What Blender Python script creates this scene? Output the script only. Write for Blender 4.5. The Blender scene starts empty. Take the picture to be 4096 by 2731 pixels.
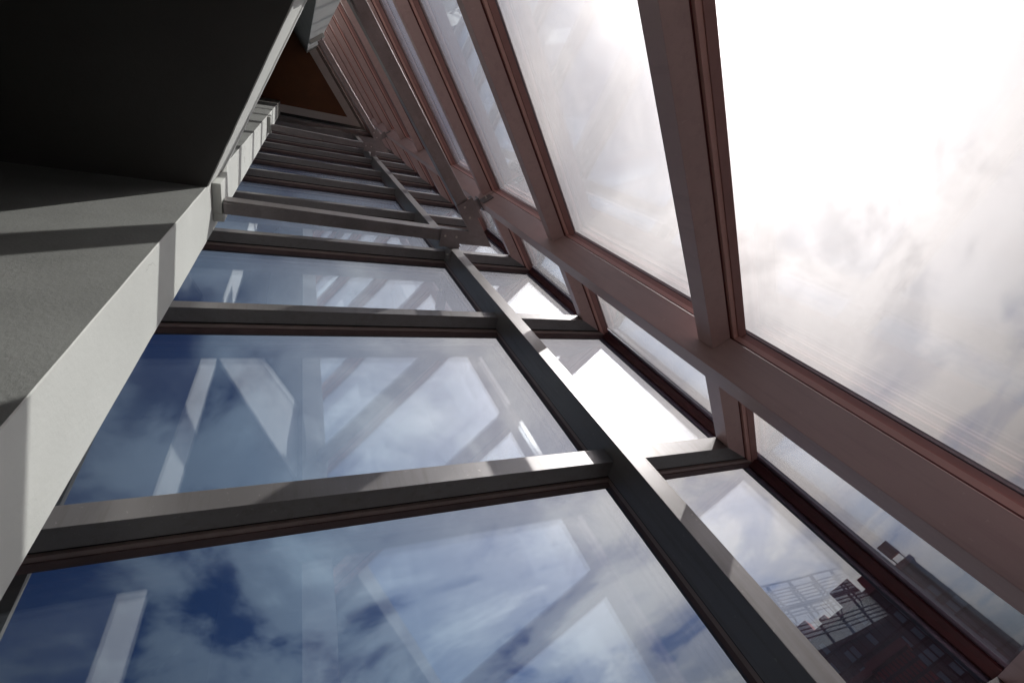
import bpy, bmesh, math, random
from mathutils import Vector, Matrix, noise
random.seed(7)
scene = bpy.context.scene
C = scene.collection
K = 1.5            # metres per layout unit (one transom spacing)
EYE = 1.6          # camera height above the atrium floor
R = math.radians

# ------------------------------------------------------------------ camera
cam_d = bpy.data.cameras.new('camera'); cam = bpy.data.objects.new('camera', cam_d); C.objects.link(cam)
right = Vector((0.943113694, 0.0, -0.332470391))
down = Vector((-0.16375549, 0.87028892, -0.46452269))
fwd = Vector((0.2893453, 0.49254156, 0.8207814))
m = Matrix((right, -down, -fwd)).transposed().to_4x4(); m.translation = Vector((0, 0, EYE))
cam.matrix_world = m
cam_d.sensor_width = 36.0; cam_d.lens = 1774.6727/4096*36
cam_d.shift_x = (2048-1930.4279)/4096; cam_d.shift_y = -(1365.5-1301.9667)/4096
cam_d.clip_start = 0.02; cam_d.clip_end = 5000
scene.camera = cam

# ------------------------------------------------------------------ sun, sky, exposure
SUN_AZ, SUN_EL = R(-22.0), R(41.3)
sdir = Vector((math.cos(SUN_EL)*math.cos(SUN_AZ), math.cos(SUN_EL)*math.sin(SUN_AZ), math.sin(SUN_EL)))
sl = bpy.data.lights.new('sun', 'SUN'); sun = bpy.data.objects.new('sun', sl); C.objects.link(sun)
sl.energy = 5.0; sl.angle = R(0.6); sl.color = (1.0, 0.95, 0.88)
sun.rotation_euler = sdir.to_track_quat('Z', 'Y').to_euler()
sun.location = sdir*60
vs = scene.view_settings
vs.view_transform = 'Standard'; vs.look = 'None'; vs.gamma = 1.0; vs.exposure = 0.15; vs.use_curve_mapping = False
scene.cycles.transparent_max_bounces = 32
scene.cycles.max_bounces = 8
scene.cycles.glossy_bounces = 5
scene.cycles.diffuse_bounces = 3

world = bpy.data.worlds.new('World'); scene.world = world; world.use_nodes = True
wt = world.node_tree; wt.nodes.clear()
def N(t, ty, **kw):
    n = t.nodes.new(ty)
    for k, v in kw.items(): setattr(n, k, v)
    return n
def val(t, x):
    return x
def math_n(t, op, a, b=None, clamp=False):
    n = N(t, 'ShaderNodeMath', operation=op, use_clamp=clamp)
    for i, x in enumerate((a, b)):
        if x is None: continue
        if isinstance(x, (int, float)): n.inputs[i].default_value = x
        else: t.links.new(x, n.inputs[i])
    return n.outputs[0]
def ramp(t, fac, stops, interp='LINEAR'):
    n = N(t, 'ShaderNodeValToRGB'); cr = n.color_ramp; cr.interpolation = interp
    while len(cr.elements) > len(stops): cr.elements.remove(cr.elements[-1])
    while len(cr.elements) < len(stops): cr.elements.new(1)
    for e, (p, c) in zip(cr.elements, stops):
        e.position = p; e.color = (c, c, c, 1) if isinstance(c, (int, float)) else (*c, 1)
    t.links.new(fac, n.inputs[0]); return n.outputs[0]
def mixc(t, fac, a, b, mode='MIX'):
    n = N(t, 'ShaderNodeMix', data_type='RGBA', blend_type=mode)
    for i, x in ((0, fac), (6, a), (7, b)):
        if isinstance(x, (int, float)): n.inputs[i].default_value = x
        elif isinstance(x, tuple): n.inputs[i].default_value = (*x, 1)
        else: t.links.new(x, n.inputs[i])
    return n.outputs[2]
def noise_n(t, vec, scale, detail=6, rough=0.6, dist=0.0):
    n = N(t, 'ShaderNodeTexNoise'); n.inputs['Scale'].default_value = scale
    n.inputs['Detail'].default_value = detail; n.inputs['Roughness'].default_value = rough
    n.inputs['Distortion'].default_value = dist
    if vec is not None: t.links.new(vec, n.inputs['Vector'])
    return n.outputs['Fac']
sky = N(wt, 'ShaderNodeTexSky', sky_type='NISHITA', sun_disc=False)
sky.sun_elevation = SUN_EL; sky.sun_rotation = R(90)-SUN_AZ
sky.air_density = 1.0; sky.dust_density = 0.6; sky.ozone_density = 2.5
tc = N(wt, 'ShaderNodeTexCoord')
sep = N(wt, 'ShaderNodeSeparateXYZ'); wt.links.new(tc.outputs['Generated'], sep.inputs[0])
zc = math_n(wt, 'MAXIMUM', math_n(wt, 'ADD', sep.outputs[2], 0.12), 0.05)
cx = math_n(wt, 'DIVIDE', sep.outputs[0], zc); cy = math_n(wt, 'DIVIDE', sep.outputs[1], zc)
comb = N(wt, 'ShaderNodeCombineXYZ'); wt.links.new(cx, comb.inputs[0]); wt.links.new(cy, comb.inputs[1])
n1 = noise_n(wt, comb.outputs[0], 1.7, 6, 0.56, 0.7)
n2 = noise_n(wt, comb.outputs[0], 3.6, 5, 0.56, 0.4)
cl = math_n(wt, 'ADD', math_n(wt, 'MULTIPLY', n1, 0.75), math_n(wt, 'MULTIPLY', n2, 0.25))
# the cloud sheet thickens towards the bright quarter of the sky
G_AZ, G_EL = R(11.0), R(34.7)
gd = (math.cos(G_EL)*math.cos(G_AZ), math.cos(G_EL)*math.sin(G_AZ), math.sin(G_EL))
dp = N(wt, 'ShaderNodeVectorMath', operation='DOT_PRODUCT'); wt.links.new(tc.outputs['Generated'], dp.inputs[0]); dp.inputs[1].default_value = gd
near = math_n(wt, 'MAXIMUM', dp.outputs['Value'], 0.0)
cover = ramp(wt, math_n(wt, 'ADD', cl, math_n(wt, 'MULTIPLY', math_n(wt, 'POWER', near, 1.5), 0.17)), [(0.42, 0.0), (0.54, 0.5), (0.69, 1.0)], 'EASE')
dps = N(wt, 'ShaderNodeVectorMath', operation='DOT_PRODUCT'); wt.links.new(tc.outputs['Generated'], dps.inputs[0]); dps.inputs[1].default_value = tuple(sdir)
nsun = math_n(wt, 'MAXIMUM', dps.outputs['Value'], 0.0)
sunglow = math_n(wt, 'ADD', math_n(wt, 'MULTIPLY', math_n(wt, 'POWER', nsun, 55.0), 7.0), math_n(wt, 'MULTIPLY', math_n(wt, 'POWER', nsun, 9.0), 0.8))
glow = math_n(wt, 'ADD', math_n(wt, 'MULTIPLY', math_n(wt, 'POWER', near, 40.0), 0.9), math_n(wt, 'MULTIPLY', math_n(wt, 'POWER', near, 0.85), 0.92))
bri = math_n(wt, 'ADD', math_n(wt, 'ADD', glow, sunglow), 0.16)
ccol = N(wt, 'ShaderNodeVectorMath', operation='SCALE'); wt.links.new(mixc(wt, ramp(wt, near, [(0.35, 0.0), (0.85, 1.0)]), (0.60, 0.79, 1.0), (1.0, 0.895, 0.845)), ccol.inputs[0]); wt.links.new(bri, ccol.inputs['Scale'])
skyc = N(wt, 'ShaderNodeVectorMath', operation='SCALE'); wt.links.new(mixc(wt, 1.0, sky.outputs[0], (0.58, 0.80, 1.22), 'MULTIPLY'), skyc.inputs[0]); wt.links.new(math_n(wt, 'MULTIPLY', math_n(wt, 'ADD', math_n(wt, 'MULTIPLY', near, 0.062), 0.022), math_n(wt, 'SUBTRACT', 1.0, math_n(wt, 'POWER', near, 5.0))), skyc.inputs['Scale'])
aur = N(wt, 'ShaderNodeVectorMath', operation='SCALE'); aur.inputs[0].default_value = (1.0, 0.885, 0.82)
wt.links.new(math_n(wt, 'ADD', math_n(wt, 'MULTIPLY', math_n(wt, 'POWER', near, 4.5), 0.72), math_n(wt, 'MULTIPLY', sunglow, 0.6)), aur.inputs['Scale'])
clear = N(wt, 'ShaderNodeVectorMath', operation='ADD'); wt.links.new(skyc.outputs[0], clear.inputs[0]); wt.links.new(aur.outputs[0], clear.inputs[1])
final = mixc(wt, cover, clear.outputs[0], ccol.outputs[0])
low = ramp(wt, sep.outputs[2], [(0.0, 0.10), (0.16, 0.42), (0.34, 0.90), (0.5, 1.0)])   # low sky dimmed to darken the frame undersides
fin = N(wt, 'ShaderNodeVectorMath', operation='SCALE'); wt.links.new(final, fin.inputs[0]); wt.links.new(low, fin.inputs['Scale'])
bg = N(wt, 'ShaderNodeBackground'); wt.links.new(fin.outputs[0], bg.inputs[0]); bg.inputs[1].default_value = 1.0
wo = N(wt, 'ShaderNodeOutputWorld'); wt.links.new(bg.outputs[0], wo.inputs[0])

# ------------------------------------------------------------------ materials
def new_mat(name):
    mt = bpy.data.materials.new(name); mt.use_nodes = True; t = mt.node_tree; t.nodes.clear()
    out = N(t, 'ShaderNodeOutputMaterial'); return mt, t, out
def pbr(name, col, rough=0.5, metal=0.0, var=0.15, scale=6.0, bump=0.0, bscale=60.0, col2=None, extra=None, spec=0.5):
    mt, t, out = new_mat(name); p = N(t, 'ShaderNodeBsdfPrincipled')
    tcn = N(t, 'ShaderNodeTexCoord').outputs['Object']
    f = noise_n(t, tcn, scale, 6, 0.6)
    c2 = col2 or tuple(c*(1-var) for c in col)
    base = mixc(t, ramp(t, f, [(0.3, 0.0), (0.7, 1.0)]), col, c2)
    if extra: base = extra(t, tcn, base)
    t.links.new(base, p.inputs['Base Color'])
    p.inputs['Roughness'].default_value = rough; p.inputs['Metallic'].default_value = metal
    p.inputs['Specular IOR Level'].default_value = spec
    rr = math_n(t, 'ADD', math_n(t, 'MULTIPLY', noise_n(t, tcn, scale*3, 4, 0.6), 0.16), rough-0.08)
    t.links.new(rr, p.inputs['Roughness'])
    if bump:
        b = N(t, 'ShaderNodeBump'); b.inputs['Strength'].default_value = bump; b.inputs['Distance'].default_value = 0.003
        t.links.new(noise_n(t, tcn, bscale, 4, 0.6), b.inputs['Height']); t.links.new(b.outputs[0], p.inputs['Normal'])
    t.links.new(p.outputs[0], out.inputs[0]); return mt
def marks(t, tcn, base):
    mp = N(t, 'ShaderNodeMapping'); mp.inputs['Scale'].default_value = (26, 26, 2.0); t.links.new(tcn, mp.inputs['Vector'])
    st = ramp(t, noise_n(t, mp.outputs[0], 1.0, 6, 0.7), [(0.50, 0.0), (0.72, 0.45)])
    base = mixc(t, st, base, (0.17, 0.145, 0.135))
    sp = ramp(t, noise_n(t, tcn, 55, 3, 0.6), [(0.66, 0.0), (0.74, 0.5)])
    return mixc(t, sp, base, (0.50, 0.47, 0.44))
def marks_soft(t, tcn, base):
    mp = N(t, 'ShaderNodeMapping'); mp.inputs['Scale'].default_value = (18, 18, 1.6); t.links.new(tcn, mp.inputs['Vector'])
    st = ramp(t, noise_n(t, mp.outputs[0], 1.0, 6, 0.7), [(0.50, 0.0), (0.75, 0.35)])
    base = mixc(t, st, base, (0.34, 0.20, 0.185))
    sp = ramp(t, noise_n(t, tcn, 45, 3, 0.6), [(0.67, 0.0), (0.75, 0.4)])
    return mixc(t, sp, base, (0.75, 0.60, 0.56))
def cracks(t, tcn, base):
    # hairline cracks and pin holes in painted concrete
    v = N(t, 'ShaderNodeTexVoronoi', feature='DISTANCE_TO_EDGE'); v.inputs['Scale'].default_value = 1.1
    wv = N(t, 'ShaderNodeVectorMath', operation='ADD'); t.links.new(tcn, wv.inputs[0])
    nn = N(t, 'ShaderNodeTexNoise'); nn.inputs['Scale'].default_value = 5; nn.inputs['Detail'].default_value = 6; t.links.new(tcn, nn.inputs['Vector'])
    sc = N(t, 'ShaderNodeVectorMath', operation='SCALE'); t.links.new(nn.outputs['Color'], sc.inputs[0]); sc.inputs['Scale'].default_value = 0.35
    t.links.new(sc.outputs[0], wv.inputs[1]); t.links.new(wv.outputs[0], v.inputs['Vector'])
    line = ramp(t, v.outputs['Distance'], [(0.0, 1.0), (0.004, 0.0)])
    gate = ramp(t, noise_n(t, tcn, 2.2, 2, 0.5), [(0.52, 0.0), (0.6, 0.8)])
    base = mixc(t, math_n(t, 'MULTIPLY', line, gate), base, (0.22, 0.21, 0.20))
    pv = N(t, 'ShaderNodeTexVoronoi'); pv.inputs['Scale'].default_value = 14; t.links.new(tcn, pv.inputs['Vector'])
    pit = math_n(t, 'MULTIPLY', ramp(t, pv.outputs['Distance'], [(0.0, 1.0), (0.045, 0.0)]), ramp(t, noise_n(t, tcn, 7, 2, 0.5), [(0.58, 0.0), (0.66, 1.0)]))
    return mixc(t, pit, base, (0.12, 0.11, 0.10))
M = {}
M['frame_flare'] = pbr('flare_tinted_frame', (0.60, 0.40, 0.375), 0.42, 0.0, 0.12, 3.0, 0.08, 300, extra=marks_soft)  # pink veil of lens flare painted into the frame colour
M['seal_flare'] = pbr('flare_tinted_seal', (0.42, 0.21, 0.19), 0.55, 0, 0.15, 10)  # seals carry the same painted flare veil
M['gasket_flare'] = pbr('flare_tinted_gasket', (0.72, 0.40, 0.35), 0.5, 0, 0.1, 12)  # gasket strip tinted by the painted flare as well
M['groove_flare'] = pbr('flare_tinted_groove', (0.12, 0.02, 0.018), 0.6)  # groove reddened to go with the flare-tinted frame
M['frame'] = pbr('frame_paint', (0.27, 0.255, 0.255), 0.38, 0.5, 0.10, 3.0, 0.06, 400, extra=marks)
M['frame_seal'] = pbr('frame_seal', (0.15, 0.095, 0.095), 0.55, 0, 0.3, 10)
M['gasket'] = pbr('gasket_strip', (0.36, 0.27, 0.25), 0.45, 0.1, 0.2, 12)
M['post'] = pbr('corner_sealant', (0.10, 0.028, 0.03), 0.45, 0, 0.25, 12)
M['post_edge'] = pbr('corner_sealant_edge', (0.20, 0.16, 0.22), 0.4, 0.1, 0.35, 30, 0.4, 60)
M['spacer'] = pbr('spacer_bar', (0.12, 0.11, 0.13), 0.6, 0.0, 0.2, 40)
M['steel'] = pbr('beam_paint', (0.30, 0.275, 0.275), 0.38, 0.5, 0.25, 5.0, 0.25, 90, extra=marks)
M['bolt'] = pbr('bolt_zinc', (0.70, 0.64, 0.60), 0.35, 0.3, 0.2, 40)
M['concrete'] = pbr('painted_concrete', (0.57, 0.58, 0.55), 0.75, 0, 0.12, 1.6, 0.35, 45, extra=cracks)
M['groove'] = pbr('groove', (0.008, 0.005, 0.005), 0.7)
M['red_bounce'] = pbr('red_bounce_surface', (0.66, 0.11, 0.09), 0.7, 0, 0.2, 2.0)  # unseen red surface, added to bounce red light up onto the frames
M['shadeconc'] = pbr('shade_side_concrete', (0.27, 0.275, 0.26), 0.85, 0, 0.25, 2.4, 0.6, 60, extra=cracks)  # pillar concrete darkened: shading of the dimmer side put into its colour
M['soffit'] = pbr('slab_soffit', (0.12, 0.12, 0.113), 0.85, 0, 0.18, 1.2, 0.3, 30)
M['brown'] = pbr('brown_ceiling', (0.20, 0.075, 0.02), 0.6, 0, 0.25, 2.0)
M['border'] = pbr('ceiling_border', (0.72, 0.71, 0.68), 0.7, 0, 0.10, 2.0)
M['room'] = pbr('room_plaster', (0.04, 0.038, 0.036), 0.9, 0, 0.15, 1.0)
M['floor'] = pbr('stone_floor', (0.05, 0.048, 0.046), 0.6, 0, 0.3, 1.5)
M['ground'] = pbr('paving', (0.05, 0.05, 0.05), 0.9, 0, 0.3, 0.3)
M['cornice'] = pbr('building_stone', (0.20, 0.045, 0.05), 0.8, 0, 0.3, 0.2)
M['bpanel'] = pbr('building_glass', (0.12, 0.06, 0.07), 0.35, 0, 0.45, 0.35)
M['bred'] = pbr('red_panel', (0.32, 0.03, 0.035), 0.6, 0, 0.3, 0.3)
M['bline'] = pbr('building_mullion', (0.07, 0.013, 0.02), 0.6, 0, 0.2, 0.5)
M['louver'] = pbr('pale_window', (0.24, 0.25, 0.30), 0.3, 0, 0.4, 0.3)
M['trellis'] = pbr('trellis_steel', (0.22, 0.25, 0.34), 0.6, 0, 0.2, 0.4)

def glass_mat(name, r0, tint):
    mt, t, out = new_mat(name)
    geo = N(t, 'ShaderNodeNewGeometry'); d = N(t, 'ShaderNodeVectorMath', operation='DOT_PRODUCT')
    t.links.new(geo.outputs['Normal'], d.inputs[0]); t.links.new(geo.outputs['Incoming'], d.inputs[1])
    co = math_n(t, 'ABSOLUTE', d.outputs['Value'])
    f = math_n(t, 'ADD', math_n(t, 'MULTIPLY', math_n(t, 'POWER', math_n(t, 'SUBTRACT', 1.0, co), 5.0), 1-r0), r0, True)
    tr = N(t, 'ShaderNodeBsdfTransparent'); tr.inputs[0].default_value = (*tint, 1)
    gl = N(t, 'ShaderNodeBsdfGlossy'); gl.inputs['Roughness'].default_value = 0.0; gl.inputs[0].default_value = (0.92, 0.96, 1.0, 1)
    # very slight roller wave in the toughened sheets
    tco = N(t, 'ShaderNodeTexCoord').outputs['Object']; bp = N(t, 'ShaderNodeBump'); bp.inputs['Strength'].default_value = 0.05; bp.inputs['Distance'].default_value = 0.02
    t.links.new(noise_n(t, tco, 1.6, 1, 0.4), bp.inputs['Height']); t.links.new(bp.outputs[0], gl.inputs['Normal'])
    # thin film of dust and dried run marks on the sheet
    tcn = N(t, 'ShaderNodeTexCoord').outputs['Object']
    mp = N(t, 'ShaderNodeMapping'); mp.inputs['Scale'].default_value = (3.5, 3.5, 1.1); t.links.new(tcn, mp.inputs['Vector'])
    dust = math_n(t, 'MULTIPLY', ramp(t, noise_n(t, mp.outputs[0], 1.0, 5, 0.65), [(0.42, 0.1), (0.75, 1.0)]), 0.008)
    tl = N(t, 'ShaderNodeBsdfTranslucent'); tl.inputs[0].default_value = (0.85, 0.82, 0.80, 1)
    md = N(t, 'ShaderNodeMixShader'); t.links.new(dust, md.inputs[0]); t.links.new(tr.outputs[0], md.inputs[1]); t.links.new(tl.outputs[0], md.inputs[2])
    mx = N(t, 'ShaderNodeMixShader'); t.links.new(f, mx.inputs[0]); t.links.new(md.outputs[0], mx.inputs[1]); t.links.new(gl.outputs[0], mx.inputs[2])
    t.links.new(mx.outputs[0], out.inputs[0]); return mt
M['glass'] = glass_mat('glazing', 0.095, (0.955, 0.965, 0.975))

# ------------------------------------------------------------------ layout of the two glass walls
A1, A2 = -2.9303910, -2.0129029
S0 = Vector((1.41372184, 1.31745132, 0))
D1 = Vector((math.cos(A1), math.sin(A1), 0)); D2 = Vector((math.cos(A2), math.sin(A2), 0))
co = D1.dot(D2); COT = (1+co)/math.sqrt(1-co*co)
N1 = (D2-D1*co).normalized(); N2 = (D1-D2*co).normalized()
def W(p): return Vector((p[0]*K, p[1]*K, p[2]*K+EYE))
def P(w, s, n, z):
    d, nn = (D1, N1) if w == 1 else (D2, N2)
    return W(S0 + d*s + nn*n + Vector((0, 0, z)))
def mitre(n): return n*COT
H1, HH, DN, GN = 0.8045, 0.0582, 0.1132, 0.0522
MS = {1: 0.702, 2: 0.7093}; MW, MD = 0.066, 0.1647
END = 2.75         # far end of the glazing

# ------------------------------------------------------------------ helpers
def link(name, bm, mat, parent=None, bevel=0.0):
    bmesh.ops.recalc_face_normals(bm, faces=bm.faces[:])
    me = bpy.data.meshes.new(name); bm.to_mesh(me); bm.free()
    mats = mat if isinstance(mat, (list, tuple)) else [mat]
    for mm in mats: me.materials.append(M[mm])
    o = bpy.data.objects.new(name, me); C.objects.link(o)
    if parent is not None: o.parent = parent; o.matrix_parent_inverse = parent.matrix_world.inverted()
    if bevel:
        b = o.modifiers.new('bevel', 'BEVEL'); b.width = bevel; b.segments = 2; b.limit_method = 'ANGLE'; b.angle_limit = R(40)
    return o
def thing(name, label, cat, loc, group=None, kind=None):
    o = bpy.data.objects.new(name, None); C.objects.link(o); o.location = loc; o.empty_display_size = 0.2
    if label: o['label'] = label
    if cat: o['category'] = cat
    if group: o['group'] = group
    o['kind'] = kind or 'thing'
    bpy.context.view_layer.update()
    return o
def hull(bm, A, B, mi=0):
    """prism between two matching polygons A and B (lists of world points)"""
    a = [bm.verts.new(p) for p in A]; b = [bm.verts.new(p) for p in B]; n = len(a)
    fs = [bm.faces.new(a), bm.faces.new(b[::-1])]
    for i in range(n): fs.append(bm.faces.new((a[i], b[i], b[(i+1) % n], a[(i+1) % n])))
    for f in fs: f.material_index = mi
    return a, b
def along(bm, w, prof, sa, sb, mi=0):
    """extrude an (n, z) profile along wall w; ends may follow the mitre"""
    fa = sa if callable(sa) else (lambda n: sa); fb = sb if callable(sb) else (lambda n: sb)
    hull(bm, [P(w, fa(n), n, z) for n, z in prof], [P(w, fb(n), n, z) for n, z in prof], mi)
def upright(bm, w, prof, z0, z1, mi=0):
    hull(bm, [P(w, s, n, z0) for s, n in prof], [P(w, s, n, z1) for s, n in prof], mi)
def rect(a0, a1, b0, b1): return [(a0, b0), (a1, b0), (a1, b1), (a0, b1)]
def box(bm, w, s0, s1, n0, n1, z0, z1, mi=0): upright(bm, w, rect(s0, s1, n0, n1), z0, z1, mi)
def cyl(bm, c, axis, r, h, seg=12, mi=0, r2=None):
    axis = axis.normalized(); u = axis.orthogonal().normalized(); v = axis.cross(u); r2 = r if r2 is None else r2
    A = [c + (u*math.cos(t)+v*math.sin(t))*r for t in [2*math.pi*i/seg for i in range(seg)]]
    B = [c + axis*h + (u*math.cos(t)+v*math.sin(t))*r2 for t in [2*math.pi*i/seg for i in range(seg)]]
    hull(bm, A, B, mi)

# ------------------------------------------------------------------ glass walls
LEV = [H1+k for k in range(0, 9)]          # underside heights of the transoms
TOPZ = 9.62
SILL = 0.072
words = {1: ('tall glass wall with wide blue panes between dark transoms running to the white pillar'),
         2: ('tall glass wall on the right with flare-tinted brown frames against the bright white sky')}
for w in (1, 2):
    root = thing('glass_wall', words[w], 'glass wall', P(w, MS[w], 0, -1.0667), 'two glass walls meeting in the sharp corner')
    ms = MS[w]; FM = 'frame' if w == 1 else 'frame_flare'; SM = ['frame_seal', 'gasket', 'groove'] if w == 1 else ['seal_flare', 'gasket_flare', 'groove_flare']  # right wall's set has the flare's red veil in its colours
    # mullion: lower length, middle length, upper length (spliced just above each ring beam)
    cuts = [(-1.06, 2.752), (2.760, 6.752), (6.760, TOPZ)]
    for z0, z1 in cuts:
        bm = bmesh.new(); box(bm, w, ms-MW/2, ms+MW/2, GN, MD, z0, z1)
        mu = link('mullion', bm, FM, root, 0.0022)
        bm = bmesh.new(); box(bm, w, ms-MW/2+.006, ms+MW/2-.006, 0.0445, GN+.001, z0, z1, 2)
        box(bm, w, ms-0.026, ms+0.026, 0.028, 0.0440, z0, z1, 1)
        box(bm, w, ms-0.019, ms+0.019, 0.004, 0.0275, z0, z1, 0)
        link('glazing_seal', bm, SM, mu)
        bm = bmesh.new(); box(bm, w, ms-0.0034, ms+0.0034, -0.0190, 0.0036, z0, z1)
        link('silicone_joint', bm, 'frame_seal', mu)
    bays = [(lambda n: mitre(n)+0.0005, ms-MW/2-.0004, 0), (ms+MW/2+.0004, END, 1)]
    for k, h in enumerate(LEV):
        for (sa, sb, far) in bays:
            bm = bmesh.new(); along(bm, w, rect(GN, DN, h, h+HH), sa, sb)
            if not far:
                for nn_, so in ((.068, .035), (.096, .030), (.068, .062), (.096, .056)): cyl(bm, P(w, mitre(nn_)+so, nn_, h), Vector((0, 0, -1)), .0042, .0016, 10, r2=.0030)
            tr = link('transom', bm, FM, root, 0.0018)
            bm = bmesh.new()
            a2 = sa; b2 = sb
            if not far: b2 = ms-0.0195
            else: a2 = ms+0.0195
            along(bm, w, rect(0.0445, GN+.001, h+.004, h+HH-.004), a2, b2, 2)
            along(bm, w, rect(0.0300, 0.0440, h-.0045, h+HH-.006), a2, b2, 1)
            along(bm, w, rect(0.004, 0.0295, h-.0075, h+HH-.002), a2, b2, 0)
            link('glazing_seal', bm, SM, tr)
            bm = bmesh.new(); along(bm, w, rect(-0.0190, 0.0036, h+HH/2-.0028, h+HH/2+.0028), (lambda n: 0.062) if not far else ms+0.0038, sb-.002 if far else ms-0.0038)
            link('silicone_joint', bm, 'frame_seal', tr)
    # low solid sill that closes the glazing at the bottom
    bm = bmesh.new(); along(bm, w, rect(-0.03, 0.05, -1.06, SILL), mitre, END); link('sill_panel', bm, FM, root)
    # double glazed panes, one per bay and storey strip
    zs = [SILL] + LEV + [TOPZ]
    for k in range(len(zs)-1):
        z0 = zs[k]+(HH/2+.0052 if k else 0.003); z1 = zs[k+1]+(HH/2-.0052 if k < len(LEV) else -.004)
        for (s0, s1) in ((0.060, ms-0.0038), (ms+0.0038, END)):
            bm = bmesh.new()
            box(bm, w, s0, s1, -0.0045, -0.0005, z0-.002, z1+.002)
            box(bm, w, s0, s1, -0.0190, -0.0150, z0-.002, z1+.002)
            pane = link('glass_pane', bm, 'glass', root)
            bm = bmesh.new()
            t = 0.0075
            for (a, b, c, d) in ((s0, s1, z0, z0+t), (s0, s1, z1-t, z1), (s0, s0+t, z0+t, z1-t), (s1-t, s1, z0+t, z1-t)):
                box(bm, w, a, b, -0.0149, -0.0046, c, d)
            link('spacer_bar', bm, 'spacer', pane)
    # end jamb and dark head panel
    bm = bmesh.new(); box(bm, w, END+.001, END+.06, -0.05, 0.12, -1.06, TOPZ); link('end_jamb', bm, FM, root)
    bm = bmesh.new()
    along(bm, w, rect(-0.04, 0.150, TOPZ+.002, 10.06), mitre, END+.06)
    along(bm, w, rect(-0.04, 0.200, 10.062, 10.36), mitre, END+.06)
    link('head_panel', bm, FM, root, 0.002)

# corner post (silicone joint and steel angle on the seam)
cp = thing('corner_post', 'slim dark red corner joint where the two glass walls meet, lit by the sun', 'corner post', P(1, 0, 0, -1.06))
def seam(n1, n2, z):
    # point at distance n1 from wall 1 and n2 from wall 2
    si = math.sqrt(1-co*co)
    return W(S0 + D1*((n2+co*n1)/si) + N1*n1 + Vector((0, 0, z)))
bm = bmesh.new()
pr = [(0.0, 0.0445), (0.018, 0.0445), (0.030, 0.030), (0.0445, 0.018), (0.0445, 0.0), (0.0, 0.0)]
hull(bm, [seam(a, b, -1.06) for a, b in pr], [seam(a, b, TOPZ) for a, b in pr]); link('corner_core', bm, 'post', cp)
for w in (1, 2):
    bm = bmesh.new(); z = -1.06; k = 0
    while z < TOPZ-.01:
        # slightly wavy bead of sealant along the glass edge
        z2 = min(z+0.03, TOPZ)
        j0 = 0.0016*noise.noise(Vector((w*3.1, 0, z*14))); j1 = 0.0016*noise.noise(Vector((w*3.1, 0, z2*14)))
        A = [P(w, 0.0575, 0.0002, z), P(w, 0.0765+j0, 0.0002, z), P(w, 0.0715+j0, 0.006, z), P(w, 0.0575, 0.008, z)]
        B = [P(w, 0.0575, 0.0002, z2), P(w, 0.0765+j1, 0.0002, z2), P(w, 0.0715+j1, 0.006, z2), P(w, 0.0575, 0.008, z2)]
        hull(bm, A, B); z = z2
    bmesh.ops.remove_doubles(bm, verts=bm.verts[:], dist=1e-5)
    link('sealant_bead', bm, 'post_edge', cp)
bm = bmesh.new()
pr = [(-0.0205, -0.0205), (-0.0205, 0.018), (-0.035, 0.018), (-0.035, -0.035), (0.018, -0.035), (0.018, -0.0205)]
hull(bm, [seam(a, b, -1.06) for a, b in pr], [seam(a, b, TOPZ) for a, b in pr]); link('outer_cap', bm, 'frame', cp)

# ------------------------------------------------------------------ concrete pillars
PS = 2.05
pil = {}
for w, lab in ((1, 'white painted concrete pillar at the left end of the blue panes, striped by shadows'),
               (2, 'grey-white concrete pillar high at the top of the picture beside the brown ceiling')):
    n0, n1 = (0.222, 0.452) if w == 1 else (0.235, 0.447)
    pil[w] = thing('concrete_pillar', lab, 'pillar', P(w, PS+.3, .33, -1.0667), 'pair of concrete pillars')
    bm = bmesh.new()
    zz = [-1.066+i*0.09 for i in range(int((10.36+1.066)/0.09)+1)]+[10.36]
    # arris slightly chipped: ring loops with tiny offsets
    rings = []
    for i, z in enumerate(zz):
        c = 0.0024*abs(noise.noise(Vector((w*7.7, 0, z*9.0)))) + (0.002 if noise.noise(Vector((w, 5, z*31))) > 0.35 else 0)
        prof = [(PS, n0+c), (PS, n1-c-.002), (PS+c+.002, n1), (PS+.75, n1), (PS+.75, n0), (PS+c, n0)]
        rings.append([bm.verts.new(P(w, s, n, z)) for s, n in prof])
    for a, b in zip(rings, rings[1:]):
        for i in range(6): bm.faces.new((a[i], a[(i+1) % 6], b[(i+1) % 6], b[i])).material_index = 1 if i == 2 else 0  # inner side face takes the painted-in shade
    bm.faces.new(rings[0][::-1]); bm.faces.new(rings[-1])
    link('shaft', bm, ['concrete', 'shadeconc'], pil[w])
    for zb in (2.468, 6.468):
        bm = bmesh.new()
        # bearing block with chamfered top
        pr = [(PS-.0005, zb+.012), (PS-.040, zb+.012), (PS-.040, zb+.235), (PS-.0005, zb+.56)]
        hull(bm, [P(w, s, 0.305, z) for s, z in pr], [P(w, s, 0.448, z) for s, z in pr])
        pr = [(PS-.0005, zb+.012), (PS-.046, zb+.012), (PS-.046, zb+.13), (PS-.0005, zb+.13)]
        hull(bm, [P(w, s, 0.262, z) for s, z in pr], [P(w, s, 0.3045, z) for s, z in pr])
        link('bearing_block', bm, 'concrete', pil[w], 0.004)

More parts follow.
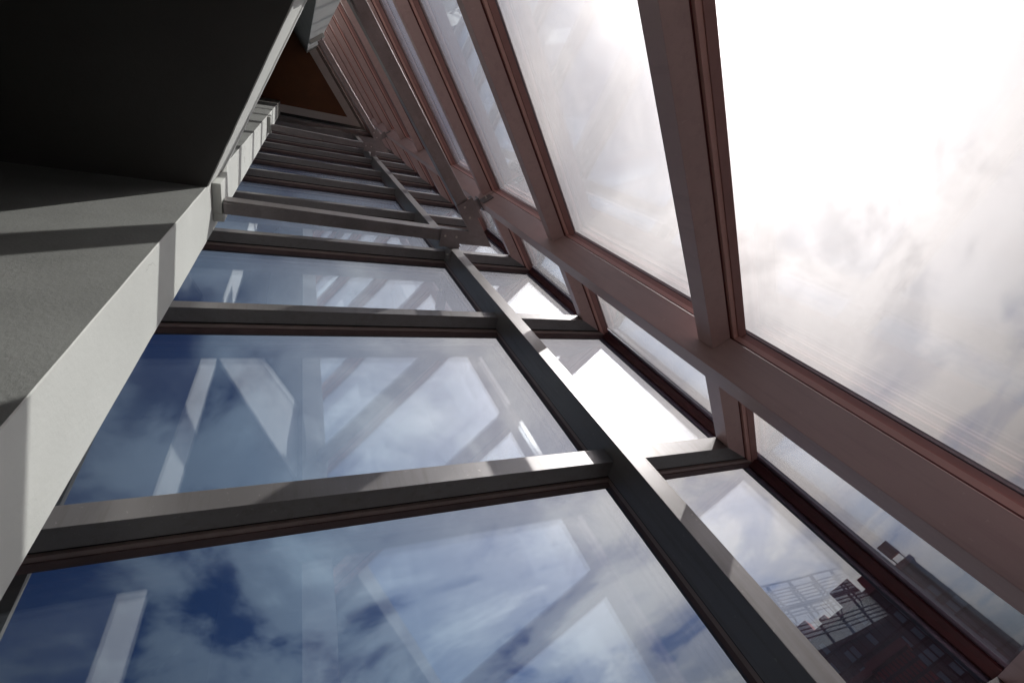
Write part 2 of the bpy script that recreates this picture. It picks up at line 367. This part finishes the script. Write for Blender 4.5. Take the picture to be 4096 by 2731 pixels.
# ------------------------------------------------------------------ steel ring beams
BO, BI, BH = 0.276, 0.345, 0.086
for zb, lab in ((2.468, 'lower V-shaped steel beam frame bolted to the mullions, sharp corner plate near the middle'),
                (6.468, 'upper V-shaped steel beam frame, small and dark below the brown ceiling')):
    fr = thing('steel_beam_frame', lab, 'steel beam', P(1, .5, .3, zb), 'V-shaped steel beam frames')
    for w in (1, 2):
        bm = bmesh.new()
        f = lambda n: mitre(n)
        e = PS-.047
        dn, dz = 0.022, 0.030
        A = [(BO, zb), (BI, zb), (BI, zb+BH), (BO, zb+BH)]
        hull(bm, [P(w, f(n), n, z) for n, z in A], [P(w, e, n+dn, z+dz) for n, z in A])
        arm = link('beam_arm', bm, 'steel', fr, 0.0035)
        # tapered stiffener under the pillar end
        bm = bmesh.new()
        A = [P(w, e, BI+dn-.010, zb+dz), P(w, e-.17, BI+dn-.014, zb+dz-.0025), P(w, e, BI+dn-.010, zb+dz-.022)]
        B = [P(w, e, BO+dn+.006, zb+dz), P(w, e-.17, BO+dn+.006, zb+dz-.0025), P(w, e, BO+dn+.006, zb+dz-.022)]
        hull(bm, A, B); link('stiffener', bm, 'steel', fr)
        # lapped splice plate with two bolts under the arm, next to the mullion
        s0, s1 = 0.769, 0.893
        bm = bmesh.new(); box(bm, w, s0, s1, 0.268, BI+.001, zb-.0075, zb-.0002)
        upright(bm, w, [(s0-.004, .268), (s0-.012, .262), (s0-.002, .256), (s0, .250), (s1, .250), (s1, .268)], zb-.0075, zb+.030)
        pl = link('splice_plate', bm, 'steel', fr, 0.0012)
        for sb in (0.865, 0.795):
            bm = bmesh.new(); c = P(w, sb, 0.316, zb-.0076)
            cyl(bm, c, Vector((0, 0, -1)), 0.0105, 0.002, 16); cyl(bm, c+Vector((0, 0, -.002)), Vector((0, 0, -1)), 0.0075, 0.006, 6)
            cyl(bm, c+Vector((0, 0, -.008)), Vector((0, 0, -1)), 0.0042, 0.004, 10)
            link('bolt', bm, 'bolt', pl)
        # cleat that ties the mullion back to the beam
        ms = MS[w]
        bm = bmesh.new()
        box(bm, w, ms-.034, ms+.062, MD+.0005, MD+.008, zb+.262, zb+.318)
        box(bm, w, ms-.012, ms+.056, BO+.002, BO+.013, zb+dz*.4+BH+.001, zb+.300)
        box(bm, w, ms-.012, ms+.056, MD+.0095, BO+.0015, zb+.270, zb+.282)
        box(bm, w, ms+.0345, ms+.041, GN+.035, MD-.002, zb+.20, zb+.282)
        cl_ = link('mullion_cleat', bm, 'steel', fr, 0.0012)
        bm = bmesh.new(); c = P(w, ms+.0412, 0.125, zb+.24); ax = (D1 if w == 1 else D2)
        cyl(bm, c, ax, 0.010, 0.010, 6); cyl(bm, c+ax*.010, ax, 0.0055, 0.014, 10)
        link('bolt', bm, 'bolt', cl_)
    # sharp gusset plate lying under the corner
    bm = bmesh.new()
    si = math.sqrt(1-co*co)
    def cpt(n1_, n2_, z): return seam(n1_, n2_, z)
    poly = [(BO-.001, BO-.001), (BO-.001, 0.50), (BI+.012, 0.50), (BI+.012, BI+.012), (0.50, BI+.012), (0.50, BO-.001)]
    hull(bm, [cpt(a, b, zb-.006) for a, b in poly], [cpt(a, b, zb-.0002) for a, b in poly])
    link('corner_plate', bm, 'steel', fr)

# ------------------------------------------------------------------ slabs with edge beams
BD = Vector((math.cos(R(-54.386)), math.sin(R(-54.386)), 0)); BN = Vector((-BD.y, BD.x, 0))   # BN points into the atrium
pA = Vector((-0.49614, 0.44650, 0))
if (S0-pA).dot(BN) < 0: BN = -BN
def B(a, b, z): return W(pA + BD*a + BN*b + Vector((0, 0, z)))
for i, (z0, lab) in enumerate(((2.3652, 'dark concrete floor slab filling the upper left, with pale sunlit edge'),)):
    t = thing('floor_slab', lab, 'floor slab', B(0, -1, z0))
    bm = bmesh.new()
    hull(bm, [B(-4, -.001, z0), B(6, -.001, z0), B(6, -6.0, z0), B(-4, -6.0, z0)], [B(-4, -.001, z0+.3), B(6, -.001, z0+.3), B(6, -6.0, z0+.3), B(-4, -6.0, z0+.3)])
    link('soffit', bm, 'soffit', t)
    bm = bmesh.new(); x = 1.35; n = 40
    # upstand on the slab edge, with a small ledge near its top
    def prof(a):
        top = z0 + .50 + .30*a
        return [(-.0005, z0+.002), (.004, z0+.004), (.004, top-.10), (.010, top-.09), (.010, top), (-.08, top), (-.08, z0+.302), (-.0005, z0+.302)]
    rings = []
    for j in range(n+1):
        a = .004 + (x)*j/n
        rings.append([bm.verts.new(B(a, b+.0012*noise.noise(Vector((a*20, b, z0))), z)) for b, z in prof(a)])
    for r0, r1 in zip(rings, rings[1:]):
        for q in range(8): bm.faces.new((r0[q], r0[(q+1) % 8], r1[(q+1) % 8], r1[q]))
    bm.faces.new(rings[0][::-1]); bm.faces.new(rings[-1])
    link('edge_beam', bm, 'concrete', t)

# ------------------------------------------------------------------ ceiling
ce = thing('ceiling', 'brown triangular ceiling with a pale grey border at the top of the shaft', 'ceiling', W((0, 0, 10.4)))
CZ = 10.40; nb0, nb1 = 0.255, 0.392
bm = bmesh.new()
for w in (1, 2): along(bm, w, [(nb0, CZ-.04), (nb1, CZ-.04), (nb1, CZ+.1), (nb0, CZ+.1)], mitre, 4.0)
link('border', bm, 'border', ce)
bm = bmesh.new()
poly = [P(1, mitre(nb1-.01), nb1-.01, CZ), P(1, 6.5, nb1-.01, CZ), P(2, 6.5, nb1-.01, CZ)]
hull(bm, poly, [p+Vector((0, 0, .2)) for p in poly]); link('panel', bm, 'brown', ce)

# ------------------------------------------------------------------ enclosing building (structure)
def struct(name, bm, mat):
    o = link(name, bm, mat); o['kind'] = 'structure'; return o
bm = bmesh.new()
poly = [P(1, -.3, -.2, 10.72), P(1, 9, -.2, 10.72), P(2, 9, -.2, 10.72)]
hull(bm, poly, [p+Vector((0, 0, .4)) for p in poly]); struct('roof', bm, 'room')
bm = bmesh.new()
for w in (1, 2): box(bm, w, END+.061, 6.6, -.05, .10, -1.06, 10.71)
struct('side_wall', bm, 'room')
bm = bmesh.new()
a, b = P(1, 6.5, .101, -1.06), P(2, 6.5, .101, -1.06); off = (a-b).cross(Vector((0, 0, 1))).normalized()*.2
if off.dot(a-W(S0)) < 0: off = -off
z = Vector((0, 0, (10.71+1.06)*K)); hull(bm, [a, b, b+off, a+off], [a+z, b+z, b+off+z, a+off+z]); struct('back_wall', bm, 'room')
bm = bmesh.new()
poly = [P(1, -.1, -.06, -1.0667), P(1, 6.7, -.06, -1.0667), P(2, 6.7, -.06, -1.0667)]
poly = [Vector((p.x, p.y, 0.0)) for p in poly]
hull(bm, poly, [p-Vector((0, 0, .15)) for p in poly]); struct('floor', bm, 'floor')
bm = bmesh.new()
poly = [P(1, mitre(.05), .05, -1.0667), P(1, 1.45, .05, -1.0667), P(2, 1.9, .05, -1.0667)]
poly = [Vector((p.x, p.y, .004)) for p in poly]; hull(bm, poly, [p+Vector((0, 0, .006)) for p in poly]); struct('red_bounce_sheet', bm, 'red_bounce')  # added below the view to redden the undersides by bounce
bm = bmesh.new()
vsn = [bm.verts.new((x, y, -.16)) for x, y in ((-2500, -2500), (2500, -2500), (2500, 2500), (-2500, 2500))]; bm.faces.new(vsn); struct('ground', bm, 'ground')

# ------------------------------------------------------------------ city buildings outside
def polar(az, dist, z=0.0): return Vector((math.cos(R(az))*dist, math.sin(R(az))*dist, z))
def facade_block(name, label, c0, c1, depth, h, floors, cols, panel, line, louvers=None, cat='building', group=None, z0=-.16):
    """block whose front runs from c0 to c1 (plan), facing the atrium"""
    u = (c1-c0); L = u.length; u = u.normalized(); nrm = Vector((u.y, -u.x, 0))
    if nrm.dot(-c0) < 0: nrm = -nrm
    root = thing(name, label, cat, (c0+c1)/2, group)
    def Q(a, b, z): p = c0+u*a-nrm*b; return Vector((p.x, p.y, z))
    def bx(bm, a0, a1, b0, b1, z0_, z1_, mi=0): hull(bm, [Q(a0, b0, z0_), Q(a1, b0, z0_), Q(a1, b1, z0_), Q(a0, b1, z0_)], [Q(a0, b0, z1_), Q(a1, b0, z1_), Q(a1, b1, z1_), Q(a0, b1, z1_)], mi)
    bm = bmesh.new(); bx(bm, 0, L, 0, depth, z0, h); link('wall', bm, panel, root)
    bm = bmesh.new()
    for i in range(floors+1):
        z = h*i/floors; bx(bm, -.05, L+.05, -.14, -.002, z-.16, z+.16)
    for side in (0, 1):
        for i in range(floors+1):
            z = h*i/floors
            if side: bx(bm, L+.002, L+.14, 0, depth, z-.16, z+.16)
            else: bx(bm, -.14, -.002, 0, depth, z-.16, z+.16)
    for j in range(cols+1):
        a = L*j/cols; bx(bm, a-.07, a+.07, -.20, -.142, 0, h)
    link('facade_grid', bm, line, root)
    bm = bmesh.new(); bx(bm, -.4, L+.4, -.4, depth+.4, h+.17, h+1.0); link('parapet', bm, 'cornice', root)
    return root, Q, bx, L
T1 = facade_block('office_tower', 'large dark red-brown office building filling the lower right corner behind the glass', polar(53.5, 118), polar(40.4, 118), 26, 21.8, 8, 22, 'bpanel', 'bline')
root, Q, bx, L = T1
for i in range(8):
    for j in range(22):
        if random.random() < 0.30:
            a0, a1 = L*j/22+.15, L*(j+1)/22-.15; z0_, z1_ = 21.8*i/8+.25, 21.8*(i+1)/8-.9
            if i == 0: continue
            bm = bmesh.new(); bx(bm, a0, a1, -.06, -.003, z0_, z1_); link('window', bm, 'louver', root)
# stair-like roof plant along the roof edge
for a0, a1, hh in ((2, 5, 2.4), (7, 8.5, 1.3), (12, 16.5, 3.2), (17.5, 19, 2.2)):
    bm = bmesh.new(); bx(bm, a0, a1, 2, 7, 22.8, 22.8+hh); link('roof_plant', bm, 'cornice', root, 0.1)
for a in (1.2, 3.1, 3.7, 6.1, 9.3, 10.1, 14.2, 20.0):
    bm = bmesh.new(); cyl(bm, Q(a, 1, 22.8), Vector((0, 0, 1)), .05, random.uniform(2.5, 4.2), 6, r2=.02); link('antenna', bm, 'bline', root)
# red block in front
facade_block('red_block', 'lower red-panelled block standing in front of the large dark building', polar(49.6, 84), polar(46.3, 84), 6, 10.6, 9, 9, 'bred', 'bline')
# slim grey glazed wing
facade_block('glazed_wing', 'grey glazed wing with fine grid beside the red block', polar(53.5, 92), polar(49.9, 92), 8, 11.2, 8, 12, 'bpanel', 'bline')
facade_block('far_block', 'small dark building top at the bottom edge under the big left pane', polar(66, 110), polar(59.4, 110), 16, 19.8, 7, 12, 'cornice', 'bline')
# rooftop unit on legs next to the corner post
b = thing('rooftop_sign_box', 'small dark box on legs on the roof edge at the far right building', 'rooftop box', polar(41.1, 119, 22.8))
bm = bmesh.new(); c = polar(41.1, 119); d = polar(41.1, 1); e = Vector((-d.y, d.x, 0))
hull(bm, [c+e*x+d*y+Vector((0, 0, 24.1)) for x, y in ((-1.1, -.6), (1.1, -.6), (1.1, .6), (-1.1, .6))], [c+e*x+d*y+Vector((0, 0, 26.4)) for x, y in ((-1.1, -.6), (1.1, -.6), (1.1, .6), (-1.1, .6))]); link('cabinet', bm, 'cornice', b)
for x in (-.9, .9):
    bm = bmesh.new(); cyl(bm, c+e*x+Vector((0, 0, 22.8)), Vector((0, 0, 1)), .12, 1.41, 8); link('leg', bm, 'bline', b)

# open steel trellis on a roof outside the right-hand wall; the left panes mirror it
tr = thing('roof_trellis', 'blue-grey open steel trellis of thin slats mirrored in the glass above the dark buildings', 'trellis', polar(-24, 150, 25))
c0, c1 = polar(-27.7, 140), polar(-19.9, 178); u = (c1-c0).normalized(); c0 = c0-u*10; LT = (c1-c0).length+14; nn = Vector((u.y, -u.x, 0))
if nn.dot(c0) > 0: nn = -nn
def beam(bm, p, q, r):
    d = (q-p); cyl(bm, p, d, r, d.length, 6)
def TP(a, z, b=0.0): p = c0+u*a+nn*b; return Vector((p.x, p.y, z))
zt1 = 40.4
bm = bmesh.new(); beam(bm, TP(0, zt1), TP(LT, zt1), .26); link('top_rail', bm, 'trellis', tr)
bm = bmesh.new()
for z in [38.6-.80*i for i in range(9)]: beam(bm, TP(0, z, .3), TP(LT, z, .3), .17)
for z in [29.9-.85*i for i in range(4)]: beam(bm, TP(0, z, .3), TP(LT, z, .3), .17)
link('slat', bm, 'trellis', tr)
bm = bmesh.new(); beam(bm, TP(0, 34.3, 0), TP(LT, 34.3, 0), .50); link('main_beam', bm, 'trellis', tr)
for j in range(7):
    a = LT*(j+.2)/7
    bm = bmesh.new()
    beam(bm, TP(a, 24), TP(a+2.4, 34.3), .36); beam(bm, TP(a+2.4, 34.3), TP(a+4.6, zt1), .28); beam(bm, TP(a+4.4, 31.5), TP(a+5.0, zt1), .30); beam(bm, TP(a+1.2, 29), TP(a+4.4, 31.5), .2)
    link('post', bm, 'trellis', tr)
    bm = bmesh.new(); beam(bm, TP(a+2.0, 32.0, .3), TP(a+2.3, 38.8, .3), .15); link('brace', bm, 'trellis', tr)
facade_block('rear_block', 'wide dark block carrying the steel trellis, seen only as a mirror image in the glass', polar(-33, 128), polar(-8, 205), 16, 23.0, 8, 30, 'cornice', 'bline')
